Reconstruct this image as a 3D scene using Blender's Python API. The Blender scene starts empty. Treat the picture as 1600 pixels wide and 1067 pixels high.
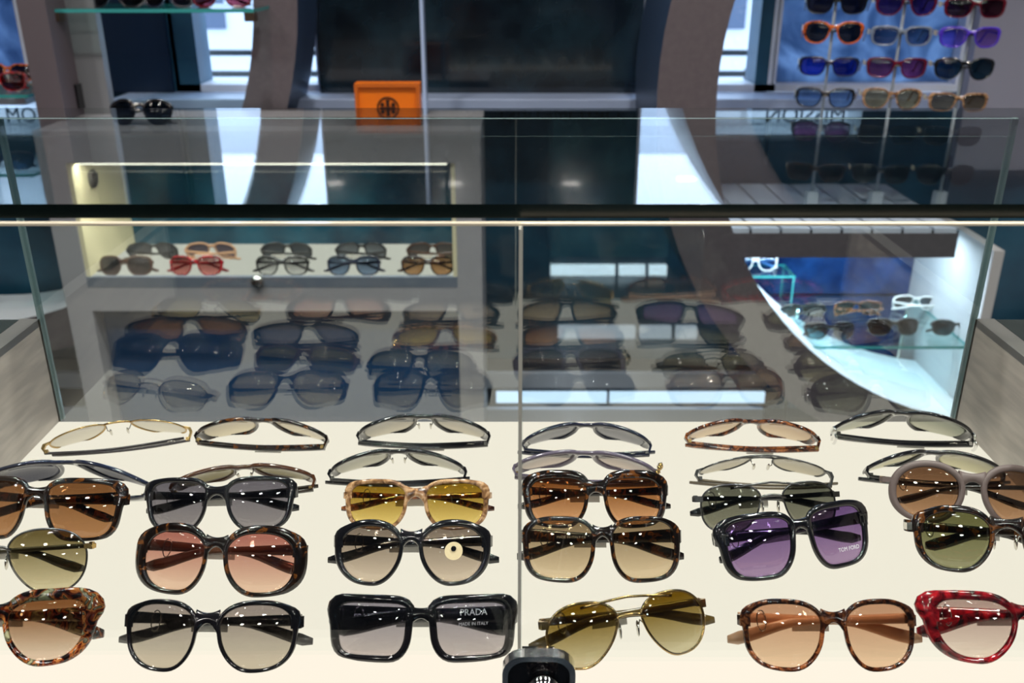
import bpy, math, random
from mathutils import Vector, Matrix
random.seed(4)
R = math.radians
SC = bpy.context.scene
COL = SC.collection

# ------------------------------------------------------------ camera, world, exposure
F, TH, CH = 1452.0, R(22.7), 1.388          # focal length in px (1600 wide), pitch down, height
cam_d = bpy.data.cameras.new('camera'); cam = bpy.data.objects.new('camera', cam_d); COL.objects.link(cam)
cam.location = (0, 0, CH); cam.rotation_euler = (math.pi/2 - TH, 0, 0)
cam_d.sensor_width = 36; cam_d.lens = 36*F/1600; cam_d.clip_start = .02
cam_d.dof.use_dof = True; cam_d.dof.focus_distance = .80; cam_d.dof.aperture_fstop = 8.0
SC.camera = cam
w = bpy.data.worlds.new('world'); SC.world = w; w.use_nodes = True
w.node_tree.nodes['Background'].inputs[0].default_value = (.62, .80, 1, 1)
w.node_tree.nodes['Background'].inputs[1].default_value = 4.2
SC.view_settings.view_transform = 'Standard'; SC.view_settings.look = 'None'
SC.view_settings.exposure = 0.0; SC.view_settings.gamma = 1.0
SC.cycles.transparent_max_bounces = 32; SC.cycles.max_bounces = 10
SC.cycles.caustics_reflective = False; SC.cycles.caustics_refractive = False
SC.cycles.sample_clamp_indirect = 60.0

def ray(px, py):
    u = (px-800)/F; v = (py-533.5)/F
    return Vector((u, math.cos(TH)-v*math.sin(TH), -(math.sin(TH)+v*math.cos(TH))))
def at(px, py, Y):                           # point of the pixel's ray on the upright plane at depth Y
    d = ray(px, py); t = Y/d.y; return Vector((d.x*t, Y, CH+d.z*t))
def onz(px, py, z):                          # ... on the level plane at height z
    d = ray(px, py); t = (z-CH)/d.z; return Vector((d.x*t, d.y*t, z))

# ------------------------------------------------------------ materials
MATS = {}
def nt(name):
    m = bpy.data.materials.new(name); m.use_nodes = True; n = m.node_tree.nodes; n.clear()
    out = n.new('ShaderNodeOutputMaterial'); return m, m.node_tree, out
def pbr(name, col, rough=.4, metal=0, noise=0, nscale=30, col2=None, coat=0, bump=0, stretch=None):
    if name in MATS: return MATS[name]
    m, t, out = nt(name); n = t.nodes; b = n.new('ShaderNodeBsdfPrincipled'); t.links.new(b.outputs[0], out.inputs[0])
    b.inputs['Base Color'].default_value = (*col, 1); b.inputs['Roughness'].default_value = rough
    b.inputs['Metallic'].default_value = metal; b.inputs['Coat Weight'].default_value = coat
    if col2 or bump:
        tc = n.new('ShaderNodeTexCoord'); nz = n.new('ShaderNodeTexNoise'); nz.inputs['Scale'].default_value = nscale
        nz.inputs['Detail'].default_value = 4
        mp = n.new('ShaderNodeMapping'); t.links.new(tc.outputs['Object'], mp.inputs[0]); t.links.new(mp.outputs[0], nz.inputs[0])
        if stretch: mp.inputs['Scale'].default_value = stretch
        if col2:
            r = n.new('ShaderNodeValToRGB'); r.color_ramp.elements[0].color = (*col, 1); r.color_ramp.elements[1].color = (*col2, 1)
            r.color_ramp.elements[0].position = .38; r.color_ramp.elements[1].position = .66
            t.links.new(nz.outputs[0], r.inputs[0]); t.links.new(r.outputs[0], b.inputs['Base Color'])
        if bump:
            bp = n.new('ShaderNodeBump'); bp.inputs['Strength'].default_value = bump; bp.inputs['Distance'].default_value = .002
            t.links.new(nz.outputs[0], bp.inputs['Height']); t.links.new(bp.outputs[0], b.inputs['Normal'])
    MATS[name] = m; return m
def tort(name, stops, scale=110):
    if name in MATS: return MATS[name]
    m, t, out = nt(name); n = t.nodes; b = n.new('ShaderNodeBsdfPrincipled'); t.links.new(b.outputs[0], out.inputs[0])
    b.inputs['Roughness'].default_value = .12; b.inputs['Coat Weight'].default_value = .5
    tc = n.new('ShaderNodeTexCoord'); nz = n.new('ShaderNodeTexNoise'); nz.inputs['Scale'].default_value = scale
    nz.inputs['Detail'].default_value = 2; nz.inputs['Distortion'].default_value = .8
    r = n.new('ShaderNodeValToRGB'); e = r.color_ramp.elements
    while len(e) < len(stops): e.new(.5)
    for k, (p, c) in enumerate(stops): e[k].position = p; e[k].color = (*c, 1)
    t.links.new(tc.outputs['Object'], nz.inputs[0]); t.links.new(nz.outputs[0], r.inputs[0]); t.links.new(r.outputs[0], b.inputs['Base Color'])
    MATS[name] = m; return m
def schlick(t, f0):
    n = t.nodes; lw = n.new('ShaderNodeLayerWeight'); lw.inputs[0].default_value = .5
    p = n.new('ShaderNodeMath'); p.operation = 'POWER'; t.links.new(lw.outputs['Facing'], p.inputs[0]); p.inputs[1].default_value = 5
    q = n.new('ShaderNodeMath'); q.operation = 'MULTIPLY_ADD'; t.links.new(p.outputs[0], q.inputs[0])
    q.inputs[1].default_value = 1-f0; q.inputs[2].default_value = f0; return q.outputs[0]
def glass(name, tint=(1, 1, 1), f0=.04, rough=0.0):
    if name in MATS: return MATS[name]
    m, t, out = nt(name); n = t.nodes
    tr = n.new('ShaderNodeBsdfTransparent'); tr.inputs[0].default_value = (*tint, 1)
    gl = n.new('ShaderNodeBsdfGlossy'); gl.inputs['Roughness'].default_value = rough
    mx = n.new('ShaderNodeMixShader'); t.links.new(schlick(t, f0), mx.inputs[0])
    t.links.new(tr.outputs[0], mx.inputs[1]); t.links.new(gl.outputs[0], mx.inputs[2]); t.links.new(mx.outputs[0], out.inputs[0])
    MATS[name] = m; return m
def lens_mat(top, bot):                      # tinted lens, graded from top to bottom
    key = 'lens_%s_%s' % (top, bot)
    if key in MATS: return MATS[key]
    m, t, out = nt(key[:60]); n = t.nodes
    tc = n.new('ShaderNodeTexCoord'); sp = n.new('ShaderNodeSeparateXYZ'); t.links.new(tc.outputs['Generated'], sp.inputs[0])
    r = n.new('ShaderNodeValToRGB'); e = r.color_ramp.elements
    e[0].position = .12; e[1].position = .92                 # two faces per lens: each takes the root of the tint
    e[0].color = (*[math.sqrt(c) for c in bot], 1); e[1].color = (*[math.sqrt(c) for c in top], 1)
    t.links.new(sp.outputs['Z'], r.inputs[0])
    tr = n.new('ShaderNodeBsdfTransparent'); t.links.new(r.outputs[0], tr.inputs[0])
    gl = n.new('ShaderNodeBsdfGlossy'); gl.inputs['Roughness'].default_value = .02
    mx = n.new('ShaderNodeMixShader'); t.links.new(schlick(t, .045), mx.inputs[0])
    t.links.new(tr.outputs[0], mx.inputs[1]); t.links.new(gl.outputs[0], mx.inputs[2]); t.links.new(mx.outputs[0], out.inputs[0])
    MATS[key] = m; return m
def emit(name, col, s):
    if name in MATS: return MATS[name]
    m, t, out = nt(name); e = t.nodes.new('ShaderNodeEmission'); e.inputs[0].default_value = (*col, 1); e.inputs[1].default_value = s
    t.links.new(e.outputs[0], out.inputs[0]); MATS[name] = m; return m
def S(r, g, b):                              # sRGB 0..255 -> linear
    return tuple((c/255/12.92 if c < 10.3 else ((c/255+.055)/1.055)**2.4) for c in (r, g, b))

BLACK = pbr('black_acetate', (.006, .006, .008), .1, coat=.6)
NAVY = pbr('navy_acetate', (.012, .016, .035), .1, coat=.6)
TAUPE = pbr('taupe_matte', S(98, 84, 82), .5)
MAUVE = pbr('mauve_translucent', S(92, 84, 100), .15, coat=.5)
GOLD = pbr('gold_metal', S(190, 160, 105), .2, 1)
GUN = pbr('gunmetal', S(95, 95, 95), .25, 1)
SILVER = pbr('silver_metal', S(215, 212, 205), .15, 1)
CHROME = pbr('chrome', (.8, .8, .8), .06, 1)
WHITEF = pbr('white_acetate', S(235, 232, 228), .2, coat=.4)
TORT = tort('tortoise_dark', [(.42, S(12, 7, 5)), (.56, S(28, 15, 9)), (.65, S(105, 60, 22)), (.74, S(36, 18, 9))])
TORT2 = tort('tortoise_brown', [(.36, S(28, 12, 8)), (.5, S(78, 38, 20)), (.62, S(160, 96, 55)), (.75, S(60, 28, 14))], 160)
TORTL = tort('tortoise_multicolour', [(.40, S(16, 7, 5)), (.47, S(110, 38, 14)), (.53, S(190, 120, 60)), (.57, S(36, 12, 8)), (.68, S(180, 180, 140))], 110)
REDT = tort('red_tortoise', [(.35, S(45, 8, 12)), (.5, S(130, 14, 26)), (.62, S(190, 30, 40)), (.75, S(90, 10, 20))])
HORN = tort('horn_brown', [(.35, S(70, 45, 28)), (.5, S(150, 110, 75)), (.62, S(205, 165, 125)), (.75, S(110, 75, 45))], 120)
ORTORT = tort('orange_tortoise', [(.38, S(40, 15, 10)), (.48, S(215, 95, 35)), (.62, S(240, 130, 60)), (.72, S(60, 20, 10))], 150)
PEACH = pbr('peach_acetate', S(205, 160, 125), .2, coat=.4)
PURPLE = pbr('purple_acetate', S(80, 50, 190), .15, coat=.4)
BROWNF = pbr('brown_acetate', S(70, 42, 26), .12, coat=.5)
BLUEF = pbr('blue_black_acetate', S(18, 26, 60), .12, coat=.5)
CLEARF = pbr('grey_crystal', S(120, 130, 145), .15, coat=.5)
REDF = pbr('burgundy_acetate', S(95, 18, 35), .12, coat=.5)
TAG = pbr('tag_paper', S(225, 222, 215), .5)
CREAMTAG = pbr('tag_cream', S(235, 215, 175), .5)
PRINT = pbr('white_print', S(225, 225, 235), .5)
DARKPRINT = pbr('dark_print', S(14, 24, 36), .6)
RINGF = pbr('ring_grey', S(88, 80, 86), .5, col2=S(95, 87, 92), nscale=60)
RINGO = pbr('ring_blue_side', S(60, 80, 110), .35)
WHITEIN = pbr('ring_white_inside', S(225, 228, 232), .35)
LAMINATE = pbr('grey_laminate', S(178, 170, 164), .42, col2=S(200, 191, 183), nscale=14, stretch=(1, 1, 7), bump=.1)
TRIM = pbr('aluminium_trim', S(175, 172, 168), .3, .8)
PANEF = pbr('glass_edge_dark', (.002, .006, .006), .25)
PANEL = glass('case_glass', (.97, .99, .985), .04)
BACKG = glass('back_pane_glass', (.93, .97, .98), .14)
EDGE = pbr('glass_edge_light', S(150, 175, 178), .12, coat=.5)
SHELFG = glass('shelf_glass', (.86, .97, .96), .05)
SHELFE = pbr('shelf_edge_teal', S(60, 150, 150), .15)
WPANE = glass('window_glass', (.96, .98, 1), .04)
DARKPANEL = pbr('dark_polished_panel', (.004, .008, .014), .12, col2=(.012, .028, .042), nscale=9, coat=.3)
DARKBLUE = pbr('dark_blue_wall', S(18, 34, 56), .3)
WHITEP = pbr('white_paint', S(205, 212, 228), .4)
SILLM = pbr('sill_paint', S(150, 165, 195), .4)
BANDL = pbr('pale_band', S(175, 208, 222), .5)
BANDD = pbr('dark_blue_band', S(20, 52, 80), .4)
TEALW = pbr('teal_wall', S(22, 60, 84), .4, col2=S(36, 84, 108), nscale=6)
FLOORM = pbr('floor_tiles', S(26, 34, 42), .22)
CEILM = pbr('ceiling_paint', S(70, 70, 74), .7)
WALLM = pbr('wall_grey', S(120, 118, 120), .6)
WALLD = pbr('wall_dark', S(48, 50, 56), .6)

# ------------------------------------------------------------ mesh helpers
def link(name, verts, faces, mat, parent=None, smooth=False, mi=None):
    me = bpy.data.meshes.new(name); me.from_pydata([tuple(v) for v in verts], [], faces)
    for m in (mat if isinstance(mat, (list, tuple)) else [mat]): me.materials.append(m)
    if mi:
        for p, k in zip(me.polygons, mi): p.material_index = k
    if smooth:
        for p in me.polygons: p.use_smooth = True
    me.update(); o = bpy.data.objects.new(name, me); COL.objects.link(o); o.parent = parent; return o
def empty(name, loc=(0, 0, 0), rot=(0, 0, 0)):
    o = bpy.data.objects.new(name, None); o.location = loc; o.rotation_euler = rot; o.empty_display_size = .05; COL.objects.link(o); return o
def tag(o, label, cat, group=None):
    o['label'] = label; o['category'] = cat
    if group: o['group'] = group
    return o
def struct(o): o['kind'] = 'structure'; return o
class MB:
    def __init__(s): s.v = []; s.f = []; s.m = []
    def add(s, v, f, m=0):
        k = len(s.v); s.v += [tuple(p) for p in v]; s.f += [tuple(i+k for i in q) for q in f]; s.m += [m]*len(f); return s
    def box(s, a, b, m=0, mats=None):        # mats: per face  -x +x -y +y -z +z
        x0, y0, z0 = a; x1, y1, z1 = b
        v = [(x0, y0, z0), (x1, y0, z0), (x1, y1, z0), (x0, y1, z0), (x0, y0, z1), (x1, y0, z1), (x1, y1, z1), (x0, y1, z1)]
        fs = [(0, 4, 7, 3), (1, 2, 6, 5), (0, 1, 5, 4), (3, 7, 6, 2), (0, 3, 2, 1), (4, 5, 6, 7)]
        for i, q in enumerate(fs): s.f.append(tuple(j+len(s.v) for j in q)); s.m.append(mats[i] if mats else m)
        s.v += v; return s
    def tube(s, pts, r, n=8, closed=False, m=0, flat=1.0):
        pts = [Vector(p) for p in pts]; N = len(pts); k = len(s.v)
        for i, p in enumerate(pts):
            a = pts[(i-1) % N] if (closed or i) else p; b = pts[(i+1) % N] if (closed or i < N-1) else p
            d = (b-a).normalized(); up = Vector((0, 1, 0)) if abs(d.y) < .9 else Vector((1, 0, 0))
            e = d.cross(up).normalized(); g = e.cross(d)
            rr = r[i] if isinstance(r, (list, tuple)) else r
            for j in range(n):
                t = 2*math.pi*j/n; s.v.append(tuple(p+e*(rr*math.cos(t))+g*(rr*flat*math.sin(t))))
        for i in range(N if closed else N-1):
            for j in range(n):
                i2 = (i+1) % N; s.f.append((k+i*n+j, k+i*n+(j+1) % n, k+i2*n+(j+1) % n, k+i2*n+j)); s.m.append(m)
        if not closed:
            s.f.append(tuple(k+j for j in range(n))[::-1]); s.f.append(tuple(k+(N-1)*n+j for j in range(n))); s.m += [m, m]
        return s
    def build(s, name, mat, parent=None, smooth=False): return link(name, s.v, s.f, mat, parent, smooth, s.m)
def box(name, a, b, mat, parent=None, bevel=0):
    o = MB().box(a, b).build(name, mat, parent)
    if bevel:
        md = o.modifiers.new('bevel', 'BEVEL'); md.width = bevel; md.segments = 2
    return o
def disc(c, r, n=24, axis='z'):
    v = [(c[0]+r*math.cos(2*math.pi*i/n), c[1]+r*math.sin(2*math.pi*i/n), c[2]) for i in range(n)]
    return v, [tuple(range(n))]
def text(s, size, mat, name='lettering', parent=None, M=None, extrude=.0002):
    cu = bpy.data.curves.new('t', 'FONT'); cu.body = s; cu.size = size; cu.extrude = extrude; cu.align_x = 'CENTER'; cu.resolution_u = 3
    ob = bpy.data.objects.new('t', cu); COL.objects.link(ob); bpy.context.view_layer.update()
    dg = bpy.context.evaluated_depsgraph_get(); me = bpy.data.meshes.new_from_object(ob.evaluated_get(dg))
    bpy.data.objects.remove(ob); bpy.data.curves.remove(cu)
    me.name = name; me.materials.clear(); me.materials.append(mat)
    if M: me.transform(M)
    o = bpy.data.objects.new(name, me); COL.objects.link(o); o.parent = parent; return o

# ------------------------------------------------------------ the room
ZB, ZT, YP, YF = .900, 1.2365, .932, .548      # light panel, underside of top glass, back pane, front doors
YW = 2.75                                     # window wall
struct(box('floor', (-3.2, -3.3, -.05), (3.2, 2.95, 0), FLOORM))
struct(box('ceiling', (-3.2, -3.3, 2.9), (3.2, 2.95, 3.0), CEILM))
struct(box('wall_left', (-3.3, -3.3, 0), (-3.2, 2.95, 2.9), WALLM))
struct(box('wall_right', (3.2, -3.3, 0), (3.3, 2.95, 2.9), WALLM))
struct(box('wall_rear', (-3.2, -3.4, 0), (3.2, -3.3, 2.9), WALLD))
zs = at(800, 155, YW-.15).z                   # top of the sill
def X(px, Y, py=90): return at(px, py, Y).x
wl0, wl1 = X(308, YW), X(500, YW); wr0, wr1 = X(1000, YW), X(1183, YW); wb0, wb1 = X(1203, YW), X(1508, YW)
ll0, ll1 = X(-130, YW), X(45, YW)
ZH = 2.35
m = MB()
zb1, zb0 = at(800, 170, YW-.02).z, at(800, 212, YW-.02).z
xb = [X(-150, YW, 190), X(62, YW, 190), X(740, YW, 190), X(1100, YW, 190), X(1345, YW, 190)]
zl1, zl0 = at(20, 262, YW).z, at(20, 335, YW).z
m.box((-3.2, YW, 0), (3.2, YW+.12, zl0)); m.box((xb[1], YW, zl0), (3.2, YW+.12, zb0)); m.box((-3.2, YW, zl1), (xb[1], YW+.12, zb0)); m.box((-3.2, YW, zl0), (xb[0], YW+.12, zl1))
m.box((-3.2, YW, zb0), (xb[0], YW+.12, zs-.02)); m.box((xb[1], YW, zb0), (xb[3], YW+.12, zs-.02)); m.box((xb[4], YW, zb0), (3.2, YW+.12, zs-.02))
m.box((-3.2, YW, ZH), (3.2, YW+.12, 2.9)); m.box((wb0, YW, 1.47), (wb1, YW+.12, ZH)); m.box((ll0, YW, 1.47), (ll1, YW+.12, ZH))
for a, b in ((-3.2, ll0), (ll1, wl0), (wl1, wr0), (wr1, wb0), (wb1, 3.2)): m.box((a, YW, zs-.02), (b, YW+.12, ZH))
struct(m.build('wall_front', TEALW))
struct(box('trim_1', (wl1, YW-.03, zs), (wr0, YW-.001, 2.9), DARKPANEL))            # polished dark panel between the windows
struct(box('trim_2', (X(150, YW), YW-.02, zs), (X(268, YW), YW-.001, 2.9), DARKBLUE))
struct(box('trim_3', (X(172, YW-.15, 160), YW-.15, zs-.032), (X(1500, YW-.15, 160), YW, zs), SILLM, bevel=.003))  # the long sill
def window(n, a, b, mat=WPANE, fr=.03, ZH=ZH):
    e = struct(empty('window_%d' % n, ((a+b)/2, YW+.05, zs)))
    l = MB(); cx = (a+b)/2
    l.box((a-cx, -.05, 0), (a-cx+fr, .05, ZH-zs)); l.box((b-cx-fr, -.05, 0), (b-cx, .05, ZH-zs))
    l.box((a-cx+fr, -.05, 0), (b-cx-fr, .05, .02)); l.box((a-cx+fr, -.05, ZH-zs-.03), (b-cx-fr, .05, ZH-zs))
    l.build('window_frame', WHITEP, e)
    MB().box((a-cx+fr, .0, .02), (b-cx-fr, .008, ZH-zs-.03)).build('window_pane', mat, e)
mf, tf, of = nt('frosted_glass'); tlf = tf.nodes.new('ShaderNodeBsdfTranslucent'); tlf.inputs[0].default_value = (.88, .93, .95, 1); trf = tf.nodes.new('ShaderNodeBsdfTransparent'); mxf = tf.nodes.new('ShaderNodeMixShader'); mxf.inputs[0].default_value = .45
tf.links.new(tlf.outputs[0], mxf.inputs[1]); tf.links.new(trf.outputs[0], mxf.inputs[2]); tf.links.new(mxf.outputs[0], of.inputs[0]); FROST = mf
window(1, wl0-.07, wl1, fr=.012); window(2, wr0, wr1+.06, fr=.012)
m, t, out = nt('blue_glow_pane')                    # added translucent pane behind the rods, glowing blue in place of a mirror's reflection
n = t.nodes; tl = n.new('ShaderNodeBsdfTranslucent'); gl = n.new('ShaderNodeBsdfGlossy'); gl.inputs['Roughness'].default_value = .05
tc = n.new('ShaderNodeTexCoord'); nz = n.new('ShaderNodeTexNoise'); nz.inputs['Scale'].default_value = 5; nz.inputs['Detail'].default_value = 5; nz.inputs['Distortion'].default_value = 2
rp = n.new('ShaderNodeValToRGB'); rp.color_ramp.elements[0].color = (.10, .15, .24, 1); rp.color_ramp.elements[1].color = (.38, .47, .60, 1)
rp.color_ramp.elements[0].position = .35; rp.color_ramp.elements[1].position = .7
t.links.new(tc.outputs['Object'], nz.inputs[0]); t.links.new(nz.outputs[0], rp.inputs[0]); t.links.new(rp.outputs[0], tl.inputs[0])
mx = n.new('ShaderNodeMixShader'); t.links.new(schlick(t, .05), mx.inputs[0]); t.links.new(tl.outputs[0], mx.inputs[1]); t.links.new(gl.outputs[0], mx.inputs[2]); t.links.new(mx.outputs[0], out.inputs[0])
BLUEGLOW = m
window(3, wb0, wb1, BLUEGLOW, .015, 1.47); window(4, ll0, ll1, BLUEGLOW, .015, 1.47)
# lettered band under the sill: pale below the windows, dark blue below the panel
struct(box('window_5', (xb[0], YW-.004, zb0), (xb[1], YW+.004, zs-.0205), FROST)); struct(box('window_7', (xb[0], YW-.004, zl0), (xb[1], YW+.004, zl1), FROST)); struct(box('trim_5', (xb[2], YW-.02, zb0), (xb[3], YW-.001, zb1), BANDD))  # lower left frosted pane is added, to whiten the patch below the band
struct(box('window_6', (xb[3]+.002, YW-.004, zb0), (xb[4], YW+.004, zs-.0205), FROST))
zt0 = at(800, 191, YW-.02).z
def signtext(s, px, mat, wpx):
    p = at(px, 191, YW-.022); o = text(s, .06, mat, 'lettering', None, None, .001)
    d = o.dimensions.x or 1; k = (X(px+wpx/2, YW)-X(px-wpx/2, YW))/d
    o.data.transform(Matrix.Translation(p) @ Matrix.Rotation(math.pi/2, 4, 'X') @ Matrix.Diagonal((-k, 1.0, 1, 1)))
    return o
for s, px, wpx, lab in (('OPTOMETRIST', 872, 196, 'dark lettering reading optometrist from the street, on dark blue band'),
                        ('MISSION', 1257, 124, 'dark lettering reading mission from the street, on pale band'), ('OM', 35, 46, 'dark letters o and m from the street on pale band')):
    tag(signtext(s, px, DARKPRINT if s != 'OPTOMETRIST' else pbr('blueblack_print', S(8, 20, 34), .6), wpx), lab, 'lettering')
struct(box('trim_4', (wb1+.004, YW-.04, .8), (wb1+.5, YW-.002, 2.9), pbr('lavender_panel', S(150, 150, 166), .5)))
# plinth and glowing strips added to make pale blue streaks near the floor
hc = empty('added_glow_plinth', (0, YW-.06, 0)); tag(hc, 'long low added white plinth with glowing strip imitating pale blue streaks', 'plinth')
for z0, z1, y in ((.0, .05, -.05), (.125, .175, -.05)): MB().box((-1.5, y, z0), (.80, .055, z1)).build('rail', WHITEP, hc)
for xa, xe in ((-.05, .30), (.31, .80)): MB().box((xa, -.045, .07), (xe, -.031, .105)).build('streak_strip', emit('streak_glow', (.62, .80, 1), 1.6), hc)
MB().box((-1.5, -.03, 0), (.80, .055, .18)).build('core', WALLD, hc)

# outside: pale street, railing, building opposite
struct(box('ground', (-12, 2.95, -.4), (12, 22, -.3), pbr('pale_pavement', S(225, 228, 235), .8)))
bd = empty('building', (0, 11, -.3)); tag(bd, 'pale building across the street with rows of dark windows', 'building')
MB().box((-11, 0, 0), (11, 3, 3.6)).build('wall', pbr('pale_facade', S(200, 205, 215), .8), bd)
for k in range(22):
    for j in range(2): MB().box((-10.6+k*.97, -.03, .9+j*1.3), (-10+k*.97, .02, 1.7+j*1.3)).build('window', pbr('far_glass', S(70, 85, 110), .2), bd)
rl = empty('railing', (0, 6.2, -.3)); tag(rl, 'grey street railing outside the shop windows', 'railing')
for z in (.62, .95, 1.08): MB().box((-7, -.02, z), (7, .02, z+.035)).build('rail', GUN, rl)
for k in range(29): MB().box((-7+k*.5, -.02, 0), (-6.965+k*.5, .02, 1.0)).build('post', GUN, rl)

# round frames standing at the windows
def ring(cx, cz, ri, ro, y0, y1, label, a0=0, a1=360, N=96):
    e = empty('ring_frame', (cx, y0, 0)); tag(e, label, 'display frame')
    def arc(r, y): return [(r*math.cos(R(a0+(a1-a0)*i/N)), y, cz+r*math.sin(R(a0+(a1-a0)*i/N))) for i in range(N+1)]
    d = y1-y0; fi = arc(ri, 0); fo = arc(ro, 0); bo = arc(ro, d); bi = arc(ri, d)
    def strip(a, b): return a+b, [(i, i+1, N+2+i, N+1+i) for i in range(N)]
    MB().add(*strip(fi, fo)).add(*strip(bo, bi)).build('face', RINGF, e, True)
    MB().add(*strip(fo, bo)).build('outer_side', RINGO, e, True); MB().add(*strip(bi, fi)).build('inner_side', WHITEIN, e, True)
    return e
def ring_span(cx, cz, r):                     # keep each ring above the floor and inside the room
    return 0
ring(1.335, 1.093, .862, 1.0, 2.2, 2.60, 'big grey round display frame around the shelves of sunglasses')
ring(-1.565, 1.339, .925, 1.035, 2.45, 2.70, 'big grey round display frame beside the grey column')

# grey column and side panel on the left
yc = 2.26; ZC = at(400, 205, 2.12).z      # column stands on the cabinet top
def px_box(name, x0, x1, Y0, Y1, z0, z1, mat, py=90, parent=None): return box(name, (X(x0, Y0, py), Y0, z0), (X(x1, Y0, py), Y1, z1), mat, parent)
tag(px_box('column', 42, 86, yc, yc+.10, ZC, 2.9, pbr('mauve_column', S(92, 84, 90), .5)), 'narrow mauve grey column rising from the cabinet top', 'column')
tag(px_box('side_panel', 88, 160, yc+.10, yc+.13, ZC, 2.9, pbr('grey_side_panel', S(112, 114, 118), .45)), 'pale grey upright panel beside the mauve column', 'panel')
pc = at(664, 160, 2.36); tag(box('glass_post', (pc.x-.004, 2.35, ZC), (pc.x+.004, 2.40, 2.9), pbr('pale_blue_edge', S(165, 185, 220), .2)), 'thin pale blue upright glass edge in front of the dark panel', 'post')
cl = at(112, 152, yc+.07)
c = empty('shelf_clip', (cl.x, yc+.0995, cl.z)); tag(c, 'black cabinet lock clip on the side panel edge', 'clip')
MB().box((-.016, -.03, -.03), (.016, 0, .03)).build('body', BLACK, c); MB().tube([(0, -.03, .008), (0, -.038, .008)], .009, 12).build('barrel', CHROME, c, True)
LZ = ZC
# ------------------------------------------------------------ sunglasses
def outline(a, b, n, taper=0, lift=0, skew=0, N=56, nose=.2):
    P = []
    for i in range(N):
        t = 2*math.pi*i/N; c, s = math.cos(t), math.sin(t)
        x = a*math.copysign(abs(c)**(2/n), c); z = b*math.copysign(abs(s)**(2/n), s)
        x = x*(1+taper*z/b) + skew*a*(-z/b)
        x += nose*a*max(0, -c)*max(0, .45-s)*.8
        z += lift*b*max(0, x/a)**2*(1 if z > 0 else .35)
        P.append((x, z))
    return P
def even(P, N):
    L = [0]
    for i in range(len(P)): L.append(L[-1]+math.dist(P[i], P[(i+1) % len(P)]))
    out = []; k = 0
    for j in range(N):
        t = L[-1]*j/N
        while L[k+1] < t: k += 1
        f = (t-L[k])/max(1e-9, L[k+1]-L[k]); p, q = P[k], P[(k+1) % len(P)]
        out.append((p[0]+(q[0]-p[0])*f, p[1]+(q[1]-p[1])*f))
    return out
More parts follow.
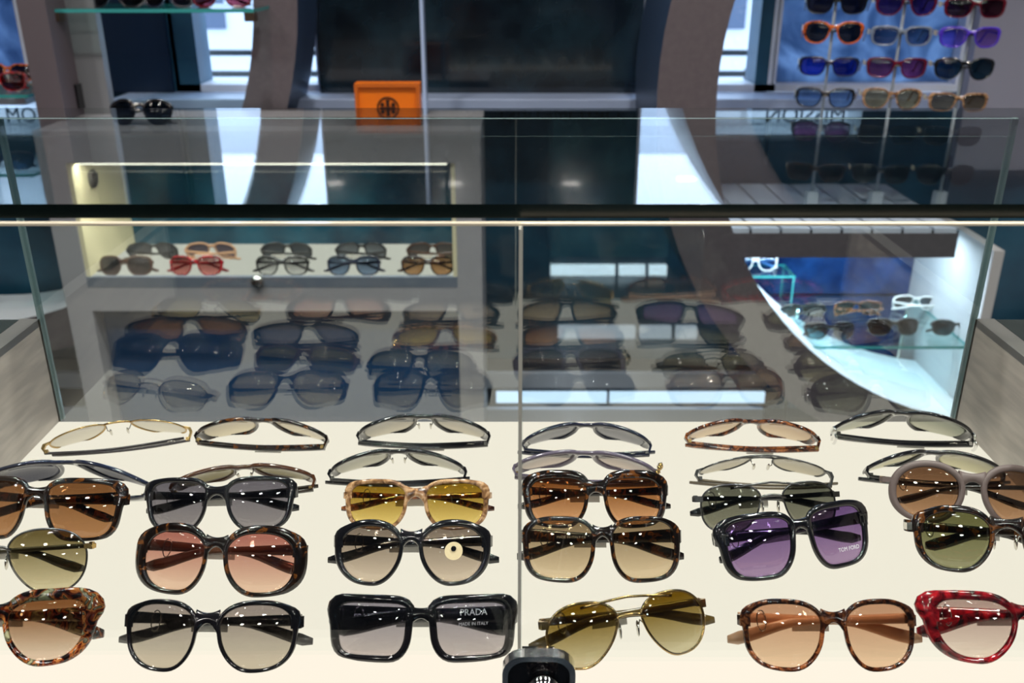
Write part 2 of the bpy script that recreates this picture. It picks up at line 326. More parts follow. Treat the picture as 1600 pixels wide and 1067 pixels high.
def sunglasses(label, W=.143, b=.166, n=3, taper=.06, lift=0, skew=0, gap=.125, end=.035, rim=(.004, .003, .004, .003), ep=0,
               style='acetate', fmat=None, tmat=None, hmat=None, top=(.3,)*3, bot=None, sag=.013, lean=30, temple=(.010, .005, .008),
               away=False, open_=False, N=56, tagged=True, group=None, bar=False, pads=False, hinge=.42, extras=None, wire=.0009, nose=.24):
    """Sunglasses: X across, Z up the front, front facing -Y; the root leans and turns it."""
    fmat = fmat or BLACK; tmat = tmat or fmat; hmat = hmat or GOLD; bot = bot or top
    a = (W/2-gap*W/2-end*W)/2; xc = gap*W/2+a; B = b*W; tt, tb, to, ti = rim
    if style == 'metal': tt = tb = to = ti = wire*2
    wc = B+tb; c = sag/(W/2)**2; c2 = 3.2
    fy = lambda x, z: c*x*x+c2*(z-wc)**2
    ly = lambda x, z: fy(x, z)-2.6*max(0, 1-((abs(x)-xc)/a)**2-((z-wc)/B)**2)*a*a
    root = empty('sunglasses'); tag(root, label, 'sunglasses', group)
    base = even(outline(a, B, n, taper, lift, skew, 160, nose), N)
    fr = MB(); d = .0042
    for sx in (1, -1):
        P = [(sx*(xc+x), wc+z) for x, z in base]
        nrm = []
        for i in range(N):
            p, q = P[i-1], P[(i+1) % N]; dx, dz = q[0]-p[0], q[1]-p[1]; l = math.hypot(dx, dz) or 1
            nrm.append((sx*dz/l, -sx*dx/l))
        if style == 'metal':
            fr.tube([(x, fy(x, z), z) for x, z in P], wire, 6, True)
        else:
            k = len(fr.v); M_ = 8
            for i, ((x, z), (nx, nz)) in enumerate(zip(P, nrm)):
                s_, c_ = nz, nx*sx
                t = (tt if s_ > 0 else tb)*s_*s_+(to if c_ > 0 else ti)*c_*c_
                ang = math.atan2(z-wc, (x*sx-xc)); t += ep*math.exp(-((ang-.5)/.22)**2)
                for o_, y_ in ((-.0006, -.0006), (.18*t, -d/2), (.8*t, -d/2), (t, -d*.2), (t, d*.2), (.8*t, d/2), (.18*t, d/2), (-.0006, .0006)):
                    X_, Z_ = x+nx*o_, z+nz*o_; fr.v.append((X_, fy(X_, Z_)+y_, Z_))
            for i in range(N):
                j = (i+1) % N
                for q in range(M_):
                    f_ = (k+i*M_+q, k+i*M_+(q+1) % M_, k+j*M_+(q+1) % M_, k+j*M_+q); fr.f.append(f_ if sx < 0 else f_[::-1]); fr.m.append(0)
    # bridge
    g = gap*W/2
    if style == 'metal':
        zb = wc+B*.42; fr.tube([(x_*g*1.25, fy(x_*g, zb)-.001, zb+.002*(1-x_*x_)+(abs(x_) > .99)*-.001) for x_ in (-1, -.6, -.2, .2, .6, 1)], .0012, 8)
        if bar:
            zt_ = wc+B*.93; L_ = xc*1.0
            fr.tube([(x_*L_, fy(x_*L_, zt_)-.0005, zt_+.0025*(1-x_*x_)-.002*abs(x_)) for x_ in [-1+i*.2 for i in range(11)]], .0010, 8)
    else:
        zt_ = wc+B*.80+tt*.5; zl = wc+B*.12; k = len(fr.v); ns = 9; sec = 8
        for i in range(ns):
            u_ = -1+2*i/(ns-1); x_ = u_*(g+ti*.4); tp = zt_-.0025*(1-u_*u_); lo = tp-(.0075+.013*abs(u_)**2.0) if not bar else tp-(.010+.011*abs(u_)**2.2)
            mid = (tp+lo)/2; h_ = (tp-lo)/2
            for j in range(sec):
                t_ = 2*math.pi*j/sec; zz = mid+h_*math.copysign(abs(math.sin(t_))**.6, math.sin(t_)); fr.v.append((x_, fy(x_, zz)+d*.5*math.copysign(abs(math.cos(t_))**.6, math.cos(t_)), zz))
        for i in range(ns-1):
            for j in range(sec): fr.f.append((k+i*sec+j, k+i*sec+(j+1) % sec, k+(i+1)*sec+(j+1) % sec, k+(i+1)*sec+j)); fr.m.append(0)
        for i in (0, ns-1): fr.f.append(tuple(k+i*sec+j for j in range(sec))); fr.m.append(0)
    fr.build('frame_front', fmat, root, True)
    # lenses: closed shells, rings of the outline scaled to the centre
    lm = lens_mat(top, bot); LENS = {}; TEMP = {}
    for sx in (1, -1):
        v = []; f = []; rings = (1.0, .86, .62, .32)
        for s_ in (0, 1):
            for q in rings:
                for x, z in base:
                    X_, Z_ = sx*(xc+x*q), wc+z*q; v.append((X_, ly(X_, Z_)+(.0009 if s_ else -.0009)*(.35 if q == 1 else 1), Z_))
            v.append((sx*xc, ly(xc, wc)+(.0009 if s_ else -.0009), wc))
        half = len(rings)*N+1
        for s_ in (0, 1):
            k = s_*half
            for r_ in range(len(rings)-1):
                for i in range(N): f.append((k+r_*N+i, k+r_*N+(i+1) % N, k+(r_+1)*N+(i+1) % N, k+(r_+1)*N+i)[::(-1 if s_ else 1)])
            for i in range(N): f.append((k+3*N+i, k+3*N+(i+1) % N, k+half-1)[::(-1 if s_ else 1)])
        for i in range(N): f.append((i, half+i, half+(i+1) % N, (i+1) % N))
        LENS[sx] = link('lens', v, f, lm, root, True)
    # temples and end pieces
    wh = wc+B*hinge; yh = fy(W/2, wh); LT = .138 if not open_ else .135; th_ = .0017 if style == 'acetate' else .0012
    h0, h1, h2 = temple; ytip = yh+.013; tipw = ytip*math.tan(R(lean)) if not open_ else wh-.035
    drop = max(.004, wh-tipw-h2/2)
    for sx, off in ((1, .008), (-1, .0125)):
        tb_ = MB(); k = 0; ns = 18
        for i in range(ns):
            s_ = i/(ns-1); u_ = max(0, (s_-.58)/.42); z_ = wh-(.0 if open_ else drop*.35*s_)-drop*(1 if open_ else .65)*u_*u_*(3-2*u_)
            h_ = (h0+(h1-h0)*min(1, s_/.5)) if s_ < .55 else h1+(h2-h1)*min(1, (s_-.55)/.3)
            if i == ns-1: h_ *= .55
            if open_: cx_, cy_ = sx*(W/2-.004*s_), yh+.004+s_*LT
            else: cx_, cy_ = sx*(W/2-.001-s_*LT), yh+off+.004*math.sin(math.pi*s_)-(.003*s_ if sx < 0 else 0)
            for j in range(8):
                t_ = 2*math.pi*j/8; dz = h_/2*math.copysign(abs(math.sin(t_))**.6, math.sin(t_)); dy = th_*math.copysign(abs(math.cos(t_))**.6, math.cos(t_))
                tb_.v.append((cx_+dy, cy_, z_+dz) if open_ else (cx_, cy_+dy, z_+dz))
        for i in range(ns-1):
            for j in range(8): tb_.f.append((i*8+j, i*8+(j+1) % 8, i*8+8+(j+1) % 8, i*8+8+j)); tb_.m.append(0)
        tb_.f.append(tuple(range(8))); tb_.f.append(tuple((ns-1)*8+j for j in range(8))); tb_.m += [0, 0]
        T = TEMP[sx] = tb_.build('temple', tmat, root, True)
        xe = xc+a*.93; ze = wh; hp = MB(); hw = min(.0055, h0*.5)
        v = []
        for x_, y_, q in ((xe, fy(xe, ze), 1), (W/2-.001, fy(W/2, ze)-.0005, 1), (W/2+.0006, yh+.004, .9), (W/2-.0025, yh+off+.001, .8)):
            for dx, dz in ((-.0014, -hw*q), (.0014, -hw*q), (.0014, hw*q), (-.0014, hw*q)): v.append((sx*(x_+(dx if y_ > fy(xe, ze)+.001 else 0)), y_+(0 if dx < 0 else -.0012), ze+dz))
        fc = [(i*4+j, i*4+(j+1) % 4, i*4+4+(j+1) % 4, i*4+4+j) for i in range(3) for j in range(4)]+[(0, 1, 2, 3), (12, 13, 14, 15)]
        hp.add(v, fc).build('end_piece', hmat if style == 'metal' else fmat, root)
        if tagged and N > 40:
            hx = sx*(W/2-.0035); MB().box((hx-.0016, yh+off-.003, ze-.003), (hx+.0016, yh+off+.0008, ze+.003)).build('hinge', hmat, T)
    if style == 'metal' or pads:
        for sx in (1, -1):
            px_, pz_ = sx*g*.72, wc-B*.02; pm = MB(); vv = []; ff = []
            for i in range(5):
                for j in range(8):
                    la = -math.pi/2+math.pi*i/4; lo = 2*math.pi*j/8; vv.append((px_+sx*.0012*math.cos(la)*math.cos(lo), fy(px_, pz_)+.006+.003*math.cos(la)*math.sin(lo), pz_+.0065*math.sin(la)))
            for i in range(4):
                for j in range(8): ff.append((i*8+j, i*8+(j+1) % 8, i*8+8+(j+1) % 8, i*8+8+j))
            pm.add(vv, ff); pm.tube([(sx*g*1.08, fy(g, pz_), pz_+.004), (sx*g*.95, .006, pz_+.006), (px_, .006, pz_)], .0006, 6); pm.build('nose_pad', SILVER, root, True)
    if tagged and not open_:
        s0 = .36*W; yy = yh+.0165; zz = wh-.001               # price tag wrapped on the left temple, with its wire loop
        pt = MB().box((-.022, yy-.0005, zz-.010), (.006, yy+.0008, zz-.003)).build('price_tag', TAG, root)
        lp = [(-s0+.0035*math.cos(q*math.pi/6), yy-.006+.002*math.sin(q*math.pi/6), zz+.0075*math.sin(q*math.pi/6)-.001) for q in range(12)]
        MB().tube(lp, .0005, 6, True).build('tag_loop', SILVER, pt, True)
    if open_ and tagged:
        MB().box((-W/2-.0015, yh+.02, wh-.007), (-W/2-.0005, yh+.05, wh+.005)).build('price_tag', CREAMTAG, root)
    if extras: extras(root, dict(W=W, a=a, B=B, xc=xc, wc=wc, fy=ly, wh=wh, yh=yh, lens=LENS, temple=TEMP))
    root['H'] = wc+B+tt
    return root
def pose(o, loc, yaw=0, lean=30, away=False):
    o.location = loc; o.rotation_euler = (-R(lean), 0, R(yaw+(180 if away else 0))); return o
def put(px0, px1, pyb, yaw=0, lean=30, **k):                 # facing the camera: centre and foot of the front
    p = onz((px0+px1)/2, pyb, ZB+.002); pr = onz((px0+px1)/2, pyb-30, ZB+.02); D = pr.y*math.cos(TH)+(CH-pr.z)*math.sin(TH)
    o = sunglasses(W=(px1-px0)*D/F/math.cos(R(yaw)), lean=lean, **k); return pose(o, p, yaw, lean)
def put_away(px0, px1, pyt, yaw=0, lean=43, **k):            # facing away: centre of the top rim
    b = k.get('b', .166); D0 = 1.0; W = (px1-px0)*D0/F
    for _ in range(3):
        Hh = 2*b*W+.006; p = onz((px0+px1)/2, pyt, ZB+Hh*math.cos(R(lean))); D0 = p.y*math.cos(TH)+(CH-p.z)*math.sin(TH)-.012; W = (px1-px0)*D0/F/math.cos(R(yaw))
    o = sunglasses(W=W, lean=lean, away=True, **k); q = Vector((p.x, p.y+Hh*math.sin(R(lean)), ZB+.001))
    q.y = min(q.y, YP-.012); q.z = ZB+.002; return pose(o, q, yaw, lean, True)
def lens_text(lines, sx, fx, fz, size):
    def f(root, g):
        for i, s in enumerate(lines):
            x = sx*(g['xc']+fx*g['a']); z = g['wc']+fz*g['B']-i*size*1.1; y = g['fy'](x, z)-.0018
            M = Matrix.Translation((x, y, z)) @ Matrix.Rotation(math.atan2(g['fy'](x+.01, z)-g['fy'](x-.01, z), .02), 4, 'Z') @ Matrix.Rotation(math.pi/2, 4, 'X') @ Matrix.Diagonal((1, 1, 1, 1))
            text(s, size if i == 0 else size*.5, PRINT, 'lettering', g['lens'][sx], M, .00005)
    return f
def temple_text(s, x, size):
    def f(root, g):
        M = Matrix.Translation((x, g['yh']+.0098, g['wh']-size*.5-.001)) @ Matrix.Rotation(math.pi/2, 4, 'X')
        text(s, size, PRINT, 'lettering', g['temple'][-1], M, .00005)
    return f
def both(*fs):
    def f(r, g):
        for q in fs: q(r, g)
    return f
def sticker(root, g):
    x, z = -(-g['xc']-.05*g['a']), g['wc']+.12*g['B']; y = g['fy'](x, z)-.0016
    for r_, mt, dy in ((.0075, CREAMTAG, 0), (.0022, BLACK, -.0004)):
        v = [(x+r_*math.cos(i*math.pi/12), g['fy'](x+r_*math.cos(i*math.pi/12), z+r_*math.sin(i*math.pi/12))-.0013+dy, z+r_*math.sin(i*math.pi/12)+(.002 if dy else 0)) for i in range(24)]
        link('sticker', v, [tuple(range(24))], mt, g['lens'][1])
def silver_corner(root, g):
    for sx in (1, -1): MB().box((sx*g['W']/2-.003, g['yh']-.006, g['wh']-.003), (sx*g['W']/2+.0012, g['yh']+.002, g['wh']+.003)).build('corner_plate', SILVER, root)
def t_plates(root, g):                                        # the metal T at each front corner
    for sx in (1, -1):
        x = sx*(g['W']/2-.0045); z = g['wh']+.001; y = g['fy'](abs(x), z)-.0028
        MB().box((x-.0035, y-.0004, z+.002), (x+.0035, y+.001, z+.0034)).box((x-.0007, y-.0004, z-.005), (x+.0007, y+.001, z+.002)).build('corner_plate', SILVER, root)
def flower(root, g):
    m = MB()
    for k in range(7):
        cx, cz = .0055*math.cos(k*.9), .0055*math.sin(k*.9); m.tube([(-g['W']/2-.001+cx*.4, g['yh']-.001+cx, g['wh']+cz), (-g['W']/2-.004+cx*.5, g['yh']-.002+cx, g['wh']+cz)], .0026, 8)
    m.build('flower_ornament', GOLD, root, True)
def chrome_rings(root, g):
    for sx in (1, -1):
        x = sx*(g['W']/2+.001)
        for k in (0, .008): MB().tube([(x, g['yh']+.004+k+.0045*math.cos(i*math.pi/8), g['wh']+.009*math.sin(i*math.pi/8)-.003) for i in range(16)], .0016, 8, True).build('hinge_ring', CHROME, root, True)
G = lambda *c: S(*c)
A = .0

# front row
put(-158, 130, 1044, 0, label='multicolour tortoiseshell cat-eye sunglasses with brown lenses', b=.165, n=2.5, taper=.10, lift=.30, rim=(.008, .004, .007, .003), ep=.005, fmat=TORTL, top=G(135, 90, 55), bot=G(225, 205, 185), temple=(.012, .007, .011))
put(178, 462, 1053, -1, label='thin black oversized rounded sunglasses with pale grey lenses', b=.178, n=2.5, taper=.05, lift=.06, gap=.12, rim=(.003, .0022, .003, .0022), ep=.0035, fmat=BLACK, hmat=SILVER, top=G(160, 150, 148), bot=G(205, 198, 182), temple=(.009, .006, .009))
put(508, 806, 1037, 0, label='chunky black rectangular sunglasses with grey lenses and white lettering', b=.140, n=5, taper=.05, gap=.13, end=.045, rim=(.0055, .0045, .0065, .005), ep=.003, fmat=BLACK, top=G(150, 146, 160), bot=G(196, 188, 190), temple=(.013, .010, .014), extras=both(lens_text(['PRADA', 'MADE IN ITALY'], 1, .1, .55, .0065), temple_text('PRADA', -.045, .0055)))
put(858, 1128, 1040, 12, label='gold rimmed aviator sunglasses with olive brown graded lenses and top bar', style='metal', b=.182, n=2.3, taper=.13, skew=.10, lift=-.08, gap=.15, end=.02, bar=True, fmat=GOLD, tmat=pbr('olive_temple', S(85, 68, 30), .2), top=G(112, 84, 14), bot=G(205, 196, 160), temple=(.006, .006, .009), wire=.0010)
put(1165, 1447, 1052, 0, label='brown tortoiseshell rounded sunglasses with peach lenses and peach temples', b=.178, n=2.6, taper=.05, lift=.05, gap=.12, rim=(.0032, .0026, .0032, .0025), ep=.003, fmat=TORT2, tmat=PEACH, top=G(205, 160, 132), bot=G(238, 208, 178), temple=(.008, .006, .010))
put(1466, 1750, 1040, 0, label='red tortoiseshell cat-eye sunglasses with pale pinkish lenses', b=.162, n=2.4, taper=.10, lift=.26, rim=(.006, .004, .008, .003), ep=.006, fmat=REDT, top=G(185, 160, 155), bot=G(238, 222, 212), temple=(.009, .007, .011))
# second row
put(-158, 130, 934, 2, label='gunmetal aviator sunglasses with olive graded lenses, beside the rose-lensed pair', style='metal', b=.175, n=2.3, taper=.12, skew=.08, gap=.15, end=.025, fmat=GUN, tmat=pbr('dark_olive_temple', S(50, 45, 32), .25), top=G(110, 98, 62), bot=G(215, 205, 170), temple=(.004, .004, .009))
put(197, 468, 933, -3, label='thick dark brown tortoiseshell butterfly sunglasses with rose lenses', b=.172, n=2.5, taper=.03, lift=-.04, gap=.11, end=.05, rim=(.0065, .0035, .0095, .003), ep=.002, fmat=TORT, tmat=BROWNF, top=G(182, 120, 110), bot=G(242, 208, 186), temple=(.010, .006, .010))
put(517, 766, 917, 0, label='black oval sunglasses with grey graded lenses and a round cream sticker', b=.178, n=2.25, taper=.05, lift=.04, gap=.12, end=.04, rim=(.0052, .003, .0055, .003), ep=.003, fmat=BLACK, top=G(134, 122, 112), bot=G(220, 205, 188), temple=(.010, .006, .009), extras=sticker)
put(816, 1069, 912, 0, label='large dark tortoiseshell square sunglasses with tan lenses and lettered temple', b=.182, n=3.0, taper=.02, lift=.03, gap=.105, end=.035, rim=(.0032, .0032, .0045, .003), ep=.002, fmat=TORT, top=G(140, 122, 96), bot=G(228, 208, 176), temple=(.012, .007, .010), extras=temple_text('MADE IN ITALY CE', -.025, .003))
put(1135, 1390, 898, 14, label='black square sunglasses with purple lenses, metal T corners and lettering', b=.170, n=3.4, taper=.08, lift=.05, gap=.12, end=.045, rim=(.005, .0035, .006, .004), ep=.004, fmat=BLACK, hmat=SILVER, top=G(112, 86, 142), bot=G(165, 138, 182), temple=(.011, .007, .010), extras=both(lens_text(['TOM FORD'], 1, .25, -.55, .0048), t_plates))
put(1432, 1722, 899, -4, label='round dark tortoiseshell sunglasses with green lenses and silver corners', b=.155, n=2.4, taper=.06, gap=.16, end=.06, rim=(.0055, .003, .005, .003), ep=.004, fmat=TORT, hmat=SILVER, pads=True, top=G(105, 106, 70), bot=G(150, 150, 116), temple=(.010, .007, .011), extras=silver_corner)
# third row
put(-85, 185, 845, -3, label='dark tortoiseshell square sunglasses with amber brown lenses', b=.160, n=3.6, taper=.10, lift=.03, gap=.125, end=.05, rim=(.0045, .003, .005, .003), ep=.004, fmat=TORT, top=G(128, 88, 55), bot=G(178, 132, 92), temple=(.010, .007, .009))
put(219, 456, 832, 2, label='black classic square sunglasses with cool grey lenses', b=.158, n=3.2, taper=.10, lift=.04, gap=.135, end=.045, rim=(.0042, .0026, .0045, .0028), ep=.004, fmat=BLACK, top=G(112, 110, 122), bot=G(150, 146, 152), temple=(.008, .005, .009))
put(533, 765, 829, 0, label='mottled light horn sunglasses with yellow olive graded lenses', b=.150, n=3.0, taper=.04, lift=.03, gap=.125, end=.04, rim=(.0035, .0026, .0042, .003), ep=.003, fmat=HORN, tmat=TORT2, top=G(140, 108, 25), bot=G(240, 214, 130), temple=(.006, .004, .007))
put(817, 1047, 826, 0, label='tortoiseshell flat-topped sunglasses with orange brown lenses', b=.160, n=3.2, taper=.08, lift=-.02, gap=.12, end=.05, rim=(.0075, .003, .006, .003), ep=.003, bar=True, fmat=TORT, top=G(122, 72, 32), bot=G(222, 170, 125), temple=(.008, .005, .008))
put(1093, 1327, 833, 4, label='gunmetal aviator sunglasses with grey green lenses', style='metal', b=.158, n=2.6, taper=.08, skew=.06, gap=.15, end=.035, bar=True, fmat=GUN, tmat=BLACK, hmat=GUN, top=G(95, 98, 88), bot=G(138, 138, 122), temple=(.005, .004, .008))
put(1390, 1652, 822, -6, label='matte taupe round sunglasses with brown lenses', b=.156, n=2.2, taper=.0, gap=.13, end=.07, rim=(.0058, .0042, .0058, .005), fmat=TAUPE, hmat=GOLD, top=G(112, 82, 60), bot=G(178, 140, 108), temple=(.005, .004, .008), tmat=GUN)
# two far rows, facing away towards the back pane
put_away(-42, 232, 719, 0, label='thick navy wraparound sunglasses with their back to the doors', b=.15, n=3, rim=(.006, .004, .008, .004), ep=.003, fmat=NAVY, sag=.021, top=G(70, 72, 85), temple=(.014, .008, .010))
put_away(262, 482, 727, 7, label='dark brown slim sunglasses turned away, behind the cool grey pair', b=.13, n=3, rim=(.004, .0025, .004, .003), fmat=BROWNF, tmat=pbr('dark_horn_temple', S(40, 32, 24), .2), sag=.014, top=G(120, 112, 80), pads=True, temple=(.007, .005, .008))
put_away(511, 726, 702, 2, label='black and silver sunglasses turned away, behind the mottled horn pair', b=.15, n=3.2, rim=(.004, .003, .004, .003), fmat=BLACK, hmat=SILVER, sag=.019, top=G(120, 120, 108), bot=G(190, 188, 175), temple=(.006, .004, .007), pads=True)
put_away(806, 1030, 705, -4, label='mauve grey sunglasses with gold flower at the hinge, turned away', b=.15, n=2.8, rim=(.005, .004, .006, .004), fmat=MAUVE, sag=.016, top=G(110, 100, 100), bot=G(200, 188, 180), temple=(.009, .006, .009), extras=flower)
put_away(1091, 1304, 712, -2, label='slim gunmetal wire sunglasses turned away, with clear nose pads', style='metal', b=.14, n=2.6, gap=.15, fmat=GUN, tmat=pbr('brown_grey_temple', S(88, 78, 62), .25), hmat=GUN, sag=.015, top=G(150, 145, 130), bot=G(195, 188, 170), bar=True, temple=(.005, .004, .008))
put_away(1362, 1572, 704, -4, label='black sunglasses with olive lenses turned away, behind the taupe pair', b=.155, n=3, rim=(.005, .003, .005, .003), fmat=BLACK, hmat=SILVER, sag=.018, top=G(130, 126, 100), bot=G(200, 196, 165), temple=(.007, .005, .008))
put_away(62, 274, 657, 15, label='thin gold wire sunglasses turned away in the back row', style='metal', b=.13, n=2.4, gap=.16, fmat=GOLD, tmat=pbr('dark_wire_temple', S(45, 40, 45), .25), sag=.016, top=G(200, 195, 185), bot=G(225, 220, 208), temple=(.004, .004, .007))
put_away(304, 514, 653, -3, label='dark tortoiseshell sunglasses with pale beige lenses turned away in the back row', b=.15, n=2.8, rim=(.0045, .003, .005, .003), fmat=TORT, hmat=GOLD, sag=.016, top=G(165, 155, 138), bot=G(222, 212, 190), temple=(.006, .004, .007))
put_away(557, 765, 647, 0, label='glossy black sunglasses with grey lenses turned away in the back row', b=.165, n=3, rim=(.005, .003, .005, .003), fmat=BLACK, hmat=SILVER, sag=.018, top=G(125, 122, 116), bot=G(200, 194, 180), temple=(.006, .005, .008), pads=True)
put_away(817, 1018, 661, -1, label='navy black wraparound sunglasses turned away in the back row', b=.145, n=3, rim=(.005, .003, .006, .003), fmat=NAVY, hmat=SILVER, sag=.019, top=G(60, 62, 72), bot=G(150, 150, 155), temple=(.007, .005, .008))
put_away(1076, 1284, 655, -3, label='brown tortoiseshell sunglasses with beige lenses turned away in the back row', b=.155, n=2.7, rim=(.005, .003, .005, .003), fmat=TORT2, hmat=GOLD, sag=.016, top=G(170, 140, 110), bot=G(225, 205, 180), temple=(.006, .004, .008))
put_away(1312, 1520, 636, -6, label='large black sunglasses with chrome ring hinges turned away in the back row', b=.165, n=2.8, rim=(.005, .003, .006, .003), fmat=BLACK, hmat=CHROME, sag=.019, top=G(90, 98, 85), bot=G(185, 186, 170), temple=(.006, .005, .008), extras=chrome_rings)

# ------------------------------------------------------------ the glass display case
dc = empty('display_case', (0, .73, 0)); tag(dc, 'glass topped display case with glowing cream base and sliding glass doors', 'display case')
XL, XR = at(94, 667, YP).x, at(1494, 660, YP).x
o = dc.location
def cpart(name, a, b, mat, bevel=0): return box(name, tuple(Vector(a)-o), tuple(Vector(b)-o), mat, dc, bevel)
cpart('light_panel', (XL, YF-.012, ZB-.02), (XR, YP, ZB), emit('lit_acrylic', (1.0, .915, .765), 1.0))
cpart('cabinet', (-1.3, YF-.01, .06), (1.3, YP+.01, ZB-.02), LAMINATE); cpart('plinth', (-1.28, YF+.03, 0), (1.28, YP-.03, .06), WALLD)
def pane(name, a, b, mats, idx):
    return MB().box(tuple(Vector(a)-o), tuple(Vector(b)-o), mats=idx).build(name, mats, dc)
pane('top_glass', (-.98, YF+.012, ZT), (.98, YP+.012, ZT+.0088), [PANEL, PANEF, EDGE], (1, 1, 1, 0, 0, 0))
XBL, XBR = XL, XR
pane('back_pane', (XL, YP, ZB-.01), (XR, YP+.006, ZT), [BACKG, EDGE], (1, 1, 0, 0, 1, 1))
cx = at(813, 600, YF).x
pane('sliding_door', (-1.2, YF+.007, ZB-.01), (cx+.002, YF+.0115, ZT-.0035), [PANEL, EDGE], (1, 1, 0, 0, 1, 1))
pane('sliding_door', (cx, YF, ZB-.01), (1.2, YF+.0045, ZT-.0015), [PANEL, EDGE], (1, 1, 0, 0, 1, 1))
GLINT = pbr('painted_edge_glint', S(238, 228, 205), .15, coat=.5)  # cream colour paints the bright line of light along the door tops
cpart('door_top_glint', (-1.2, YF+.0065, ZT-.0035), (cx+.002, YF+.0118, ZT-.002), GLINT); cpart('door_top_glint', (cx, YF-.0004, ZT-.0015), (1.2, YF+.005, ZT-.0002), GLINT)
cpart('seam_glint', (cx-.0012, YF-.0008, ZB-.01), (cx+.0012, YF+.0122, ZT-.0036), pbr('painted_seam_glint', S(214, 214, 204), .2))  # pale strip added to draw the bright line where the doors meet
ZS = at(60, 500, YP).z
for sx, x0 in ((-1, XL), (1, XR)):
    a, b = sorted((x0, x0+sx*.75)); cpart('side_block', (a, YF-.01, ZB-.02), (b, YP+.004, ZS-.008), LAMINATE)
    a, b = sorted((x0, x0+sx*.02)); cpart('trim_strip', (a, YF-.01, ZS-.008), (b, YP+.004, ZS), TRIM)
    a, b = sorted((x0+sx*.022, x0+sx*.75)); cpart('block_top', (a, YF-.01, ZS-.008), (b, YP+.004, ZS-.001), pbr('smoked_glass_top', (.03, .035, .035), .08))
    pane('corner_joint', (x0-.003, YP+.0062, ZB), (x0+.003, YP+.010, ZT), [EDGE, EDGE], (0,)*6)
# the lock on the doors
lk = at(842, 1015, YF-.014); lo = empty('showcase_lock', (lk.x, YF-.0125, lk.z-.021)); tag(lo, 'chrome showcase lock clamped where the two sliding doors meet', 'lock')
def rr(wd, ht, r, n=6):
    P = []
    for cxx, czz, a0 in ((wd-r, ht-r, 0), (-wd+r, ht-r, 90), (-wd+r, -ht+r, 180), (wd-r, -ht+r, 270)):
        for i in range(n+1): t_ = R(a0+90*i/n); P.append((cxx+r*math.cos(t_), czz+r*math.sin(t_)))
    return P
Po, Pi = rr(.0265, .021, .016), rr(.0225, .017, .0135); n_ = len(Po); v = []; f = []
for P, y in ((Po, 0), (Po, -.009), (Pi, -.0095), (Pi, -.003)): v += [(x, y, z) for x, z in P]
for k in range(3):
    for i in range(n_): f.append((k*n_+i, k*n_+(i+1) % n_, k*n_+n_+(i+1) % n_, k*n_+n_+i))
link('housing', v, f, pbr('brushed_chrome', (.8, .8, .8), .22, 1), lo); link('face', [(x, -.0035, z) for x, z in Pi], [tuple(range(n_))], BLACK, lo)
MB().tube([(.003, -.003, -.001), (.003, -.012, -.001)], .0095, 24).tube([(.003, -.0115, -.001), (.003, -.022, -.001)], .0118, 24).build('barrel', CHROME, lo, True)
MB().box((-.012, .0, .002), (.012, .0126, .012)).build('clamp', SILVER, lo)

# ------------------------------------------------------------ orange emblem box on the ledge
p0, p1 = at(557, 195, 2.19), at(655, 131, 2.19)
ob = empty('brand_box', ((p0.x+p1.x)/2, 2.215, LZ)); tag(ob, 'orange box with dark round emblem standing on the cabinet top', 'box')
hw, hh = (p1.x-p0.x)/2, at(600, 131, 2.19).z-LZ; OR = pbr('orange_lacquer', S(225, 112, 20), .3); DK = pbr('emblem_brown', S(50, 22, 8), .4)
MB().box((-hw, -.02, 0), (hw, .02, hh)).build('body', OR, ob)
MB().box((-hw, -.026, 0), (-hw+.008, -.0202, hh)).box((hw-.008, -.026, 0), (hw, -.0202, hh)).box((-hw+.008, -.026, hh-.008), (hw-.008, -.0202, hh)).build('rim', pbr('orange_rim', S(190, 95, 30), .3), ob)
em = MB(); er, ez = .024, hh*.42
em.tube([(er*math.cos(i*math.pi/16), -.0215, ez+er*math.sin(i*math.pi/16)) for i in range(32)], .0018, 6, True)
for sg in (1, -1): em.box((-.004, -.0225, ez+(.003 if sg > 0 else -.019)), (.004, -.0205, ez+(.019 if sg > 0 else -.003)))
for sx in (1, -1):
    for sz in (1, -1): em.tube([(sx*.0125, -.0205, ez+sz*.008), (sx*.0125, -.0225, ez+sz*.008)], .005, 10)
em.box((-.019, -.0225, ez-.002), (.019, -.0205, ez+.002)).build('emblem', DK, ob)

# ------------------------------------------------------------ right display: ledge, rods, niche
g1 = 'sunglasses on the acrylic rods'
zl = at(1300, 357, 2.22).z
ls = empty('display_unit', (1.2, 2.3, zl)); tag(ls, 'white grooved display ledge over a niche lit by an added strip, carrying the acrylic rods', 'display unit')
x0, x1 = X(1128, 2.22, 357), X(1500, 2.22, 357)
MB().box((x0-1.2, -.08, -.075), (x1-1.2, .40, -.012)).build('fascia', RINGF, ls)
k = 0; xx = x0
while xx < x1-.002:
    xe = min(x1, xx+.075); MB().box((xx-1.2, -.08, -.0118), (xe-.007-1.2, .40, 0)).build('slab', WHITEP, ls); xx = xe
MB().box((x0-1.2, -.078, -.012), (x1-1.2, .398, -.006)).build('groove_base', BLACK, ls)
YR = 2.42
COLS = [(1304, 'nearest the round frame'), (1412, 'in the middle'), (1520, 'nearest the wall')]
NTH = ['topmost', 'second', 'third', 'fourth', 'fifth', 'lowest']
